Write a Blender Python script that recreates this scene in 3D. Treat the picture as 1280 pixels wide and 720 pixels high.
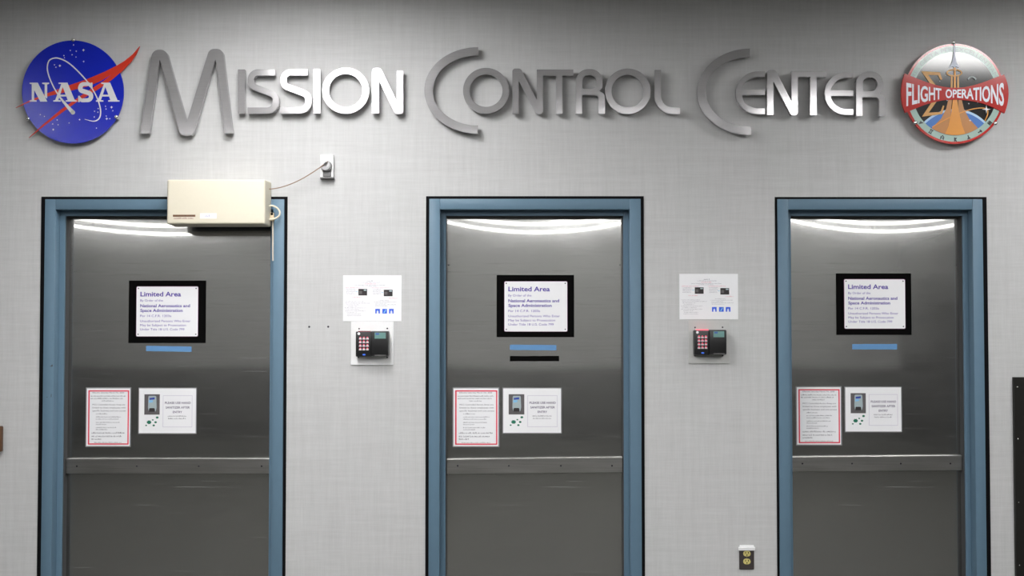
import bpy, bmesh, math, random
from mathutils import Vector
from mathutils.geometry import tessellate_polygon
random.seed(7)
for o in list(bpy.data.objects):
    bpy.data.objects.remove(o, do_unlink=True)
SC = bpy.context.scene
COL = SC.collection

# ------------------------------------------------------------------ camera, world, exposure
F = 1450.0                      # focal length in pixels of a 1280x720 frame
DIST, CAMZ, PITCH = 5.5, 1.53, math.atan(43 / 1450.0)
cam = bpy.data.cameras.new('camera')
cam.sensor_fit = 'HORIZONTAL'; cam.sensor_width = 36.0
cam.lens = F / 1280 * 36.0
camo = bpy.data.objects.new('camera', cam); COL.objects.link(camo)
camo.location = (0, -DIST, CAMZ); camo.rotation_euler = (math.pi / 2 + PITCH, 0, 0)
SC.camera = camo
w = bpy.data.worlds.new('world'); SC.world = w; w.use_nodes = True
w.node_tree.nodes['Background'].inputs[0].default_value = (0.5, 0.52, 0.55, 1)
w.node_tree.nodes['Background'].inputs[1].default_value = 0.05
vs = SC.view_settings
vs.view_transform = 'Standard'; vs.look = 'None'; vs.gamma = 1.0; vs.use_curve_mapping = False
vs.exposure = 0.0
LAMP = 22.0                      # radiance of the fluorescent diffusers

CEIL = 3.16
ROOM_X0, ROOM_X1, ROOM_Y0 = -6.2, 5.1, -9.6

# ------------------------------------------------------------------ helpers
def W(px, py, y=0.0):
    """photo pixel -> (x, z) on the vertical plane at depth y"""
    dx, dy = (px - 640) / F, (360 - py) / F
    c, s = math.cos(PITCH), math.sin(PITCH)
    t = (y + DIST) / (c - dy * s)
    return (dx * t, CAMZ + (s + dy * c) * t)

def rect(px0, py0, px1, py1, y=0.0):
    a, b = W(px0, py0, y), W(px1, py1, y)
    c, d = W(px1, py0, y), W(px0, py1, y)
    return ((a[0] + d[0]) / 2, (b[1] + d[1]) / 2, (b[0] + c[0]) / 2, (a[1] + c[1]) / 2)  # x0 z0 x1 z1

def lin(c):
    return c / 12.92 if c <= 0.04045 else ((c + 0.055) / 1.055) ** 2.4
def srgb(r, g, b):
    return (lin(r / 255), lin(g / 255), lin(b / 255), 1)

MATS = {}
def mat(name, col, rough=0.6, metal=0.0, emit=None, es=0.0, spec=0.5, alpha=1.0, vary=0.04, vscale=60):
    if name in MATS: return MATS[name]
    m = bpy.data.materials.new(name); m.use_nodes = True
    nt = m.node_tree; b = nt.nodes['Principled BSDF']
    b.inputs['Roughness'].default_value = rough
    b.inputs['Metallic'].default_value = metal
    b.inputs['Specular IOR Level'].default_value = spec
    b.inputs['Alpha'].default_value = alpha
    if vary > 0:
        tc = nt.nodes.new('ShaderNodeTexCoord'); n = nt.nodes.new('ShaderNodeTexNoise')
        n.inputs['Scale'].default_value = vscale; n.inputs['Detail'].default_value = 3
        nt.links.new(tc.outputs['Object'], n.inputs['Vector'])
        mx = nt.nodes.new('ShaderNodeMix'); mx.data_type = 'RGBA'
        mx.inputs['A'].default_value = tuple(c * (1 - vary) for c in col[:3]) + (1,)
        mx.inputs['B'].default_value = tuple(min(1, c * (1 + vary)) for c in col[:3]) + (1,)
        nt.links.new(n.outputs['Fac'], mx.inputs['Factor'])
        nt.links.new(mx.outputs['Result'], b.inputs['Base Color'])
    else:
        b.inputs['Base Color'].default_value = col
    if emit:
        b.inputs['Emission Color'].default_value = emit
        b.inputs['Emission Strength'].default_value = es
    MATS[name] = m
    return m

class MB:
    def __init__(s): s.v, s.f = [], []
    def add(s, vs, fs):
        n = len(s.v); s.v += [tuple(p) for p in vs]; s.f += [tuple(i + n for i in f) for f in fs]; return s
    def box(s, x0, y0, z0, x1, y1, z1, bev=0.0, seg=2):
        x0, x1 = min(x0, x1), max(x0, x1); y0, y1 = min(y0, y1), max(y0, y1); z0, z1 = min(z0, z1), max(z0, z1)
        vs = [(x, y, z) for x in (x0, x1) for y in (y0, y1) for z in (z0, z1)]
        fs = [(0, 1, 3, 2), (4, 6, 7, 5), (0, 4, 5, 1), (2, 3, 7, 6), (0, 2, 6, 4), (1, 5, 7, 3)]
        if bev <= 0: return s.add(vs, fs)
        bm = bmesh.new(); bv = [bm.verts.new(v) for v in vs]
        for f in fs: bm.faces.new([bv[i] for i in f])
        bmesh.ops.bevel(bm, geom=bm.edges[:], offset=bev, segments=seg, profile=0.5, affect='EDGES')
        bm.verts.index_update()
        s.add([v.co[:] for v in bm.verts], [[v.index for v in f.verts] for f in bm.faces]); bm.free(); return s
    def poly(s, outer, yf, yb=None, holes=()):
        """(x,z) outline -> slab with front at yf and back at yb (flat if yb is None)"""
        def area(p): return sum(p[i][0] * p[(i + 1) % len(p)][1] - p[(i + 1) % len(p)][0] * p[i][1] for i in range(len(p)))
        outer = list(outer) if area(outer) > 0 else list(outer)[::-1]
        holes = [list(h) if area(h) < 0 else list(h)[::-1] for h in holes]
        loops = [outer] + holes
        flat = [p for l in loops for p in l]
        tris = tessellate_polygon([[Vector((p[0], p[1], 0)) for p in l] for l in loops])
        tt = []
        for a, b, c in tris:
            A, B, Cc = flat[a], flat[b], flat[c]
            cr = (B[0] - A[0]) * (Cc[1] - A[1]) - (Cc[0] - A[0]) * (B[1] - A[1])
            if abs(cr) < 1e-14: continue
            tt.append((a, b, c) if cr > 0 else (a, c, b))      # CCW in x,z -> normal -y
        if yb is None:
            return s.add([(x, yf, z) for x, z in flat], tt)
        n = len(flat)
        vs = [(x, yf, z) for x, z in flat] + [(x, yb, z) for x, z in flat]
        fs = list(tt) + [(a + n, c + n, b + n) for a, b, c in tt]
        k = 0
        for l in loops:
            m = len(l)
            for i in range(m):
                a, b = k + i, k + (i + 1) % m
                fs.append((a, a + n, b + n, b))
            k += m
        return s.add(vs, fs)
    def disc(s, cx, cz, r, yf, yb=None, n=32, rz=None, a0=0):
        rz = rz or r
        return s.poly([(cx + r * math.cos(a0 + 2 * math.pi * i / n), cz + rz * math.sin(a0 + 2 * math.pi * i / n)) for i in range(n)], yf, yb)
    def ring(s, cx, cz, r1, r0, yf, yb=None, n=64):
        c = lambda r: [(cx + r * math.cos(2 * math.pi * i / n), cz + r * math.sin(2 * math.pi * i / n)) for i in range(n)]
        return s.poly(c(r1), yf, yb, [c(r0)])
    def dome(s, cx, cz, r, y, h, n=14):
        vs = [(cx, y - h, cz)]; fs = []
        for k in range(1, 4):
            a = k / 3 * math.pi / 2
            for i in range(n):
                t = 2 * math.pi * i / n
                vs.append((cx + r * math.sin(a) * math.cos(t), y - h * math.cos(a), cz + r * math.sin(a) * math.sin(t)))
        for i in range(n):
            j = (i + 1) % n
            fs.append((0, 1 + i, 1 + j))
            for k in range(2):
                fs.append((1 + k * n + i, 1 + (k + 1) * n + i, 1 + (k + 1) * n + j, 1 + k * n + j))
        return s.add(vs, fs)
    def tube(s, pts, r, n=10):
        pts = [Vector(p) for p in pts]; m = len(pts); vs = []; fs = []
        for i, p in enumerate(pts):
            d = (pts[min(i + 1, m - 1)] - pts[max(i - 1, 0)]).normalized()
            u = d.cross(Vector((0, 1, 0)) if abs(d.y) < .9 else Vector((1, 0, 0))).normalized(); v = d.cross(u)
            for k in range(n):
                t = 2 * math.pi * k / n
                vs.append(p + r * (math.cos(t) * u + math.sin(t) * v))
        for i in range(m - 1):
            for k in range(n):
                fs.append((i * n + k, i * n + (k + 1) % n, (i + 1) * n + (k + 1) % n, (i + 1) * n + k))
        fs.append(tuple(range(n))[::-1]); fs.append(tuple((m - 1) * n + k for k in range(n)))
        return s.add(vs, fs)

ORIG = {}
def empty(name, loc, label=None, cat=None, group=None, kind=None):
    o = bpy.data.objects.new(name, None); COL.objects.link(o); o.location = loc
    o.empty_display_size = 0.05
    ORIG[o] = Vector(loc)
    tag(o, label, cat, group, kind); return o
def tag(o, label=None, cat=None, group=None, kind=None):
    if label: o['label'] = label
    if cat: o['category'] = cat
    if group: o['group'] = group
    if kind: o['kind'] = kind
    return o
def part(name, mb, m, parent=None, loc=None, smooth=False, label=None, fix=False):
    """link collected geometry (world coords) as one mesh object under parent"""
    org = ORIG[parent] if parent else Vector(loc or (0, 0, 0))
    me = bpy.data.meshes.new(name)
    me.from_pydata([tuple(Vector(v) - org) for v in mb.v], [], mb.f)
    if fix:
        bm = bmesh.new(); bm.from_mesh(me); bmesh.ops.recalc_face_normals(bm, faces=bm.faces[:]); bm.to_mesh(me); bm.free()
    me.materials.append(m)
    if smooth:
        me.shade_smooth()
        try: me.set_sharp_from_angle(angle=math.radians(35))
        except Exception: pass
    o = bpy.data.objects.new(name, me); COL.objects.link(o)
    ORIG[o] = org
    if parent: o.parent = parent
    else: o.location = org
    if label: o['label'] = label
    return o

# 2D path tools -------------------------------------------------------------
def rounded(pts, closed=True, seg=8):
    """points (x,y[,r]) -> list with rounded corners"""
    out = []; n = len(pts)
    for i, p in enumerate(pts):
        r = p[2] if len(p) > 2 else 0
        if r <= 0 or (not closed and i in (0, n - 1)):
            out.append((p[0], p[1])); continue
        P = Vector(p[:2]); A = Vector(pts[i - 1][:2]) - P; B = Vector(pts[(i + 1) % n][:2]) - P
        la, lb = A.length, B.length; A.normalize(); B.normalize()
        ang = A.angle(B); t = r / math.tan(ang / 2)
        t = min(t, la * .98, lb * .98); r2 = t * math.tan(ang / 2)
        c = P + (A + B).normalized() * (r2 / math.sin(ang / 2))
        s0 = P + A * t - c; s1 = P + B * t - c
        a0 = math.atan2(s0.y, s0.x); a1 = math.atan2(s1.y, s1.x)
        d = (a1 - a0 + math.pi) % (2 * math.pi) - math.pi
        for k in range(seg + 1):
            a = a0 + d * k / seg
            out.append((c.x + r2 * math.cos(a), c.y + r2 * math.sin(a)))
    return out
def catmull(pts, n=8):
    out = []; m = len(pts)
    for i in range(m - 1):
        p0, p1, p2, p3 = pts[max(i - 1, 0)], pts[i], pts[i + 1], pts[min(i + 2, m - 1)]
        for k in range(n):
            t = k / n
            out.append(tuple(0.5 * (2 * b + (c - a) * t + (2 * a - 5 * b + 4 * c - d) * t * t + (3 * b - a - 3 * c + d) * t ** 3)
                             for a, b, c, d in zip(p0, p1, p2, p3)))
    out.append(tuple(pts[-1])); return out
def ribbon(path, width):
    """open polyline -> outline polygon; width a number or a list"""
    n = len(path); L, R = [], []
    for i in range(n):
        wd = (width[i] if isinstance(width, (list, tuple)) else width) / 2
        d0 = Vector(path[i][:2]) - Vector(path[i - 1][:2]) if i > 0 else None
        d1 = Vector(path[i + 1][:2]) - Vector(path[i][:2]) if i < n - 1 else None
        d0 = d0.normalized() if d0 is not None and d0.length > 1e-9 else None
        d1 = d1.normalized() if d1 is not None and d1.length > 1e-9 else None
        if d0 is None: d0 = d1
        if d1 is None: d1 = d0
        t = (d0 + d1)
        t = t.normalized() if t.length > 1e-6 else d0
        nrm = Vector((-t.y, t.x)); k = 1 / max(0.35, nrm.dot(Vector((-d0.y, d0.x))))
        L.append((path[i][0] + nrm.x * wd * k, path[i][1] + nrm.y * wd * k))
        R.append((path[i][0] - nrm.x * wd * k, path[i][1] - nrm.y * wd * k))
    return L + R[::-1]
def arc(cx, cy, rx, ry, a0, a1, n=24):
    return [(cx + rx * math.cos(math.radians(a0 + (a1 - a0) * i / n)), cy + ry * math.sin(math.radians(a0 + (a1 - a0) * i / n))) for i in range(n + 1)]

# text ------------------------------------------------------------------------
TXT = {}
def glyphs(s, bold=0.0):
    if (s, bold) in TXT: return TXT[(s, bold)]
    cu = bpy.data.curves.new('t', 'FONT'); cu.body = s; cu.size = 1; cu.resolution_u = 3; cu.offset = bold
    ob = bpy.data.objects.new('t', cu); COL.objects.link(ob)
    dg = bpy.context.evaluated_depsgraph_get(); dg.update()
    me = bpy.data.meshes.new_from_object(ob.evaluated_get(dg))
    vs = [(v.co.x, v.co.y) for v in me.vertices]; fs = [tuple(p.vertices) for p in me.polygons]
    bpy.data.objects.remove(ob); bpy.data.curves.remove(cu); bpy.data.meshes.remove(me)
    TXT[(s, bold)] = (vs, fs); return vs, fs
def text(mb, s, x0, x1, z, cap, y, bold=0.0, fn=None):
    """flat lettering between x0 and x1 with its baseline at z"""
    vs, fs = glyphs(s, bold)
    if not vs: return mb
    a = min(v[0] for v in vs); b = max(v[0] for v in vs); ch = 0.729
    out = []
    for u, v in vs:
        p = (x0 + (u - a) / (b - a) * (x1 - x0), z + v / ch * cap)
        if fn: p = fn((u - a) / (b - a), v / ch)
        out.append((p[0], y, p[1]))
    fl = []
    for f in fs:
        A, B, C = out[f[0]], out[f[1]], out[f[2]]
        cr = (B[0] - A[0]) * (C[2] - A[2]) - (C[0] - A[0]) * (B[2] - A[2])
        fl.append(f if cr > 0 else f[::-1])
    return mb.add(out, fl)

def marks(mb, x0, x1, z, cap, y):
    """a line of fine print too small to read: small strokes grouped as words"""
    x = x0
    while x < x1 - cap * .5:
        for _ in range(random.randint(2, 8)):
            wd = cap * random.uniform(.35, .6)
            if x + wd > x1: break
            h = cap * (1.0 if random.random() < .25 else .68); st = cap * .17
            k = random.random()
            if k < .5: mb.poly([(x, z), (x + wd, z), (x + wd, z + st), (x + st, z + st), (x + st, z + h), (x, z + h)], y)
            elif k < .8: mb.poly([(x, z), (x + st, z), (x + st, z + h - st), (x + wd - st, z + h - st), (x + wd - st, z), (x + wd, z), (x + wd, z + h), (x, z + h)], y)
            else: mb.poly([(x, z), (x + st, z), (x + st, z + h), (x, z + h)], y); wd = st
            x += wd + cap * .16
        x += cap * .4
    return mb

# ------------------------------------------------------------------ materials of surfaces
def wall_material():
    m = bpy.data.materials.new('woven_grey_wallcovering'); m.use_nodes = True; nt = m.node_tree
    b = nt.nodes['Principled BSDF']; b.inputs['Roughness'].default_value = 0.75; b.inputs['Specular IOR Level'].default_value = 0.25
    tc = nt.nodes.new('ShaderNodeTexCoord')
    facs = []
    for sc in ((9, 1, 170), (170, 1, 9), (2.5, 1, 45), (45, 1, 2.5)):
        mp = nt.nodes.new('ShaderNodeMapping'); mp.inputs['Scale'].default_value = sc
        n = nt.nodes.new('ShaderNodeTexNoise'); n.inputs['Scale'].default_value = 1; n.inputs['Detail'].default_value = 2
        nt.links.new(tc.outputs['Object'], mp.inputs['Vector']); nt.links.new(mp.outputs['Vector'], n.inputs['Vector'])
        facs.append(n.outputs['Fac'])
    def add(a, c):
        x = nt.nodes.new('ShaderNodeMath'); x.operation = 'ADD'; nt.links.new(a, x.inputs[0]); nt.links.new(c, x.inputs[1]); return x.outputs[0]
    t = add(add(facs[0], facs[1]), add(facs[2], facs[3]))
    mr = nt.nodes.new('ShaderNodeMapRange'); mr.inputs['From Min'].default_value = 1.35; mr.inputs['From Max'].default_value = 2.65
    nt.links.new(t, mr.inputs['Value'])
    mx = nt.nodes.new('ShaderNodeMix'); mx.data_type = 'RGBA'
    mx.inputs['A'].default_value = (0.485, 0.485, 0.487, 1); mx.inputs['B'].default_value = (0.585, 0.585, 0.588, 1)
    nt.links.new(mr.outputs['Result'], mx.inputs['Factor']); nt.links.new(mx.outputs['Result'], b.inputs['Base Color'])
    bp = nt.nodes.new('ShaderNodeBump'); bp.inputs['Strength'].default_value = 0.12; bp.inputs['Distance'].default_value = 0.001
    nt.links.new(t, bp.inputs['Height']); nt.links.new(bp.outputs['Normal'], b.inputs['Normal'])
    return m
def steel_material(name, c0, c1, r0, r1, broad=None, metal=1.0, rich=False):
    m = bpy.data.materials.new(name); m.use_nodes = True; nt = m.node_tree
    b = nt.nodes['Principled BSDF']; b.inputs['Metallic'].default_value = metal
    tc = nt.nodes.new('ShaderNodeTexCoord')
    def noise(sc, det=4):
        mp = nt.nodes.new('ShaderNodeMapping'); mp.inputs['Scale'].default_value = sc
        n = nt.nodes.new('ShaderNodeTexNoise'); n.inputs['Scale'].default_value = 1; n.inputs['Detail'].default_value = det
        nt.links.new(tc.outputs['Object'], mp.inputs['Vector']); nt.links.new(mp.outputs['Vector'], n.inputs['Vector']); return n.outputs['Fac']
    streak = noise((5, 5, 160)); smear = noise((3, 3, 7))
    if rich: smear = noise((2.2, 2.2, 3.5), 6)
    a = nt.nodes.new('ShaderNodeMath'); a.operation = 'ADD'; nt.links.new(streak, a.inputs[0]); nt.links.new(smear, a.inputs[1])
    mr = nt.nodes.new('ShaderNodeMapRange'); mr.inputs['From Min'].default_value = 0.7; mr.inputs['From Max'].default_value = 1.3
    nt.links.new(a.outputs[0], mr.inputs['Value'])
    mx = nt.nodes.new('ShaderNodeMix'); mx.data_type = 'RGBA'; mx.inputs['A'].default_value = c0; mx.inputs['B'].default_value = c1
    nt.links.new(mr.outputs['Result'], mx.inputs['Factor']); nt.links.new(mx.outputs['Result'], b.inputs['Base Color'])
    rr = nt.nodes.new('ShaderNodeMapRange'); rr.inputs['To Min'].default_value = r0; rr.inputs['To Max'].default_value = r1
    nt.links.new(streak, rr.inputs['Value']); nt.links.new(rr.outputs['Result'], b.inputs['Roughness'])
    if broad:
        g = nt.nodes.new('ShaderNodeBsdfAnisotropic'); g.inputs['Roughness'].default_value = broad[1]
        nt.links.new(mx.outputs['Result'], g.inputs['Color'])
        ms = nt.nodes.new('ShaderNodeMixShader'); ms.inputs[0].default_value = broad[0]
        if rich:   # rubbed and hazy patches, fine horizontal scratches
            pr = nt.nodes.new('ShaderNodeMapRange'); pr.inputs['From Min'].default_value = 0.35; pr.inputs['From Max'].default_value = 0.65
            pr.inputs['To Min'].default_value = broad[0] - .14; pr.inputs['To Max'].default_value = broad[0] + .14
            nt.links.new(noise((2.6, 2.6, 6), 7), pr.inputs['Value']); nt.links.new(pr.outputs['Result'], ms.inputs[0])
            gr = nt.nodes.new('ShaderNodeMapRange'); gr.inputs['From Min'].default_value = 0.3; gr.inputs['From Max'].default_value = 0.7
            gr.inputs['To Min'].default_value = broad[1] - .012; gr.inputs['To Max'].default_value = broad[1] + .012
            nt.links.new(noise((3, 3, 120), 5), gr.inputs['Value']); nt.links.new(gr.outputs['Result'], g.inputs['Roughness'])
        nt.links.new(b.outputs[0], ms.inputs[1]); nt.links.new(g.outputs[0], ms.inputs[2])
        last = ms
        if rich:
            df = nt.nodes.new('ShaderNodeBsdfDiffuse'); df.inputs['Color'].default_value = (.5, .5, .5, 1)
            sr = nt.nodes.new('ShaderNodeMapRange'); sr.inputs['From Min'].default_value = 0.66; sr.inputs['From Max'].default_value = 0.76
            sr.inputs['To Min'].default_value = 0.0; sr.inputs['To Max'].default_value = 0.22
            nt.links.new(noise((3.5, 3.5, 150), 3), sr.inputs['Value'])
            last = nt.nodes.new('ShaderNodeMixShader'); nt.links.new(sr.outputs['Result'], last.inputs[0])
            nt.links.new(ms.outputs[0], last.inputs[1]); nt.links.new(df.outputs[0], last.inputs[2])
        nt.links.new(last.outputs[0], nt.nodes['Material Output'].inputs['Surface'])
    return m
M_WALL = wall_material()
M_DOOR = steel_material('brushed_stainless_door', (0.475, 0.475, 0.465, 1), (0.525, 0.525, 0.515, 1), 0.048, 0.06, (0.60, 0.25), rich=True)
M_RAIL = steel_material('brushed_stainless_rail', (0.42, 0.415, 0.40, 1), (0.54, 0.53, 0.52, 1), 0.25, 0.36)
M_LETTER = steel_material('satin_metal_lettering', (0.40, 0.39, 0.40, 1), (0.46, 0.45, 0.46, 1), 0.12, 0.16, metal=0.55)
M_BLUE = mat('blue_painted_steel_frame', (0.12, 0.20, 0.275, 1), 0.42, spec=0.3, vary=0.05, vscale=25)
M_BLACKTRIM = mat('black_edge_strip', (0.004, 0.004, 0.005, 1), 0.7, spec=0.1)
M_GASKET = mat('grey_rubber_gasket', (0.05, 0.052, 0.055, 1), 0.6)
M_FLOOR = mat('dark_floor_covering', (0.05, 0.05, 0.043, 1), 0.7, vary=0.2, vscale=40)
M_CEIL = mat('white_ceiling', (0.62, 0.62, 0.60, 1), 0.85)
M_FAR = mat('far_lobby_wall', (0.62, 0.62, 0.61, 1), 0.8)
M_DARKWALL = mat('dark_lobby_panelling', (0.03, 0.03, 0.03, 1), 0.7)
M_DIFF = mat('fluorescent_diffuser', (0.9, 0.9, 0.9, 1), 0.6, emit=(1.0, 0.993, 0.982, 1), es=LAMP, vary=0)
M_WHITEM = mat('white_enamel', (0.75, 0.75, 0.74, 1), 0.4)
M_CHROME = mat('polished_stud', (0.8, 0.8, 0.8, 1), 0.2, metal=1.0)
M_WHITE = mat('white_plastic', (0.84, 0.84, 0.85, 1), 0.4)
M_PAPER = mat('white_paper', (0.86, 0.86, 0.885, 1), 0.45, vary=0.015)
M_SLEEVE = mat('clear_plastic_sleeve', (0.62, 0.62, 0.66, 1), 0.25, alpha=0.4)
M_BLACK = mat('black_board', (0.003, 0.003, 0.003, 1), 0.8, spec=0.03)
M_INK = mat('purple_ink', srgb(72, 45, 160), 0.5)
M_INK2 = mat('lavender_ink', srgb(110, 85, 175), 0.5)
M_GREYINK = mat('grey_ink', srgb(105, 98, 112), 0.6)
M_RED = mat('red_border_print', srgb(225, 62, 85), 0.5)
M_SCREW = mat('dark_screw', (0.05, 0.045, 0.06, 1), 0.4, metal=0.6)
M_TAPE = mat('blue_painters_tape', srgb(94, 142, 190), 0.6)
M_KBLACK = mat('black_abs_plastic', (0.012, 0.012, 0.013, 1), 0.35)
M_LCD = mat('green_lcd', srgb(110, 150, 145), 0.3)
M_CREAM = mat('cream_plastic', (0.70, 0.65, 0.53, 1), 0.45, vary=0.02)

# ------------------------------------------------------------------ the room
DOORS = [  # pixel columns: black outer l/r, facing outer l/r, facing inner l/r
    dict(n=1, bl=52, br=359.5, fl=56, fr=355.2, il=69.3, ir=341.7, top=(245.6, 249, 262)),
    dict(n=2, bl=532.6, br=804.6, fl=536.5, fr=801, il=550, ir=787, top=(245, 248.5, 261.8)),
    dict(n=3, bl=968.5, br=1233, fl=972, fr=1228.4, il=985.5, ir=1215.5, top=(246, 248.8, 262)),
]
for d in DOORS:   # edges measured along the top of the frame, at y = 262
    for k in ('bl', 'br', 'fl', 'fr', 'il', 'ir'):
        d['x' + k] = W(d[k], 262, -0.012 if k[0] != 'b' else 0)[0]
    d['zb'], d['zf'], d['zi'] = (W(640, p, -0.012)[1] for p in d['top'])
SHAL = 0.10          # door face set back behind the wall face
STOP_Y, STOP_W = 0.045, 0.025

outline = [(ROOM_X0, 0.0)]
for d in DOORS:
    outline += [(d['xfl'] - .001, 0.0), (d['xfl'] - .001, d['zf'] + .001), (d['xfr'] + .001, d['zf'] + .001), (d['xfr'] + .001, 0.0)]
outline += [(ROOM_X1, 0.0), (ROOM_X1, CEIL), (ROOM_X0, CEIL)]
tag(part('wall_back', MB().poly(outline, 0.0, 0.16), M_WALL), kind='structure')
tag(part('floor', MB().box(ROOM_X0, ROOM_Y0, -0.05, ROOM_X1, 0.3, 0), M_FLOOR), kind='structure')
tag(part('ceiling', MB().box(ROOM_X0, ROOM_Y0, CEIL, ROOM_X1, 0.3, CEIL + .05), M_CEIL), kind='structure')
tag(part('wall_left', MB().box(ROOM_X0 - .1, ROOM_Y0, 0, ROOM_X0, 0.16, CEIL), M_DARKWALL), kind='structure')
tag(part('wall_right', MB().box(ROOM_X1, ROOM_Y0, 0, ROOM_X1 + .1, 0.16, CEIL), M_DARKWALL), kind='structure')
tag(part('wall_front', MB().box(ROOM_X0, ROOM_Y0 - .1, 0, ROOM_X1, ROOM_Y0, CEIL), M_FAR), kind='structure')
tag(part('trim_1', MB().box(ROOM_X0, ROOM_Y0, 0, ROOM_X1, ROOM_Y0 + .03, 0.95), M_DARKWALL), kind='structure')

# lobby troffers read from highlights and wall brightness, plus one added fill light
def troffer(x0, x1, y0, y1, label):
    o = empty('ceiling_light', ((x0 + x1) / 2, (y0 + y1) / 2, CEIL), label, 'light', 'fluorescent lights of the lobby ceiling')
    z0, z1 = CEIL - .03, CEIL - .0005; e = .03
    fr = MB()
    fr.box(x0 - e, y0 - e, z0, x0, y1 + e, z1).box(x1, y0 - e, z0, x1 + e, y1 + e, z1)
    fr.box(x0, y0 - e, z0, x1, y0, z1).box(x0, y1, z0, x1, y1 + e, z1)
    part('light_frame', fr, M_WHITEM, o)
    part('diffuser', MB().box(x0, y0, z0 + .008, x1, y1, z1), M_DIFF, o)
troffer(-1.55, -0.78, -3.2, -1.95, 'ceiling fluorescent in front of the left door and keypad')
troffer(-1.28, -0.60, -1.75, -0.75, 'ceiling fluorescent nearest the wall, above the left keypad')
troffer(1.95, 2.62, -3.95, -3.1, 'ceiling fluorescent in front of the right door')
troffer(0.35, 1.6, -4.75, -4.1, 'added ceiling fill light in front of the middle door')  # unseen light, added to brighten the middle and right of the wall
troffer(2.40, 3.25, -1.8, -1.05, 'ceiling fluorescent nearest the wall, above the right emblem')
troffer(-4.1, -3.6, -3.9, -3.2, 'ceiling fluorescent far to the left of the left door')
for k, (yy, hw_, segs) in enumerate(((-5.2, .12, ((-4.2, -2.1), (-.75, 1.15), (2.4, 4.2))), (-6.6, .16, ((-4.7, -2.4), (-.8, 1.3), (2.75, 4.75))))):
    for i, (xa, xb) in enumerate(segs):
        troffer(xa, xb, yy - hw_, yy + hw_, '%s long ceiling light in the %s row of the lobby' % (('left', 'middle', 'right')[i], ('nearer', 'farther')[k]))

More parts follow.
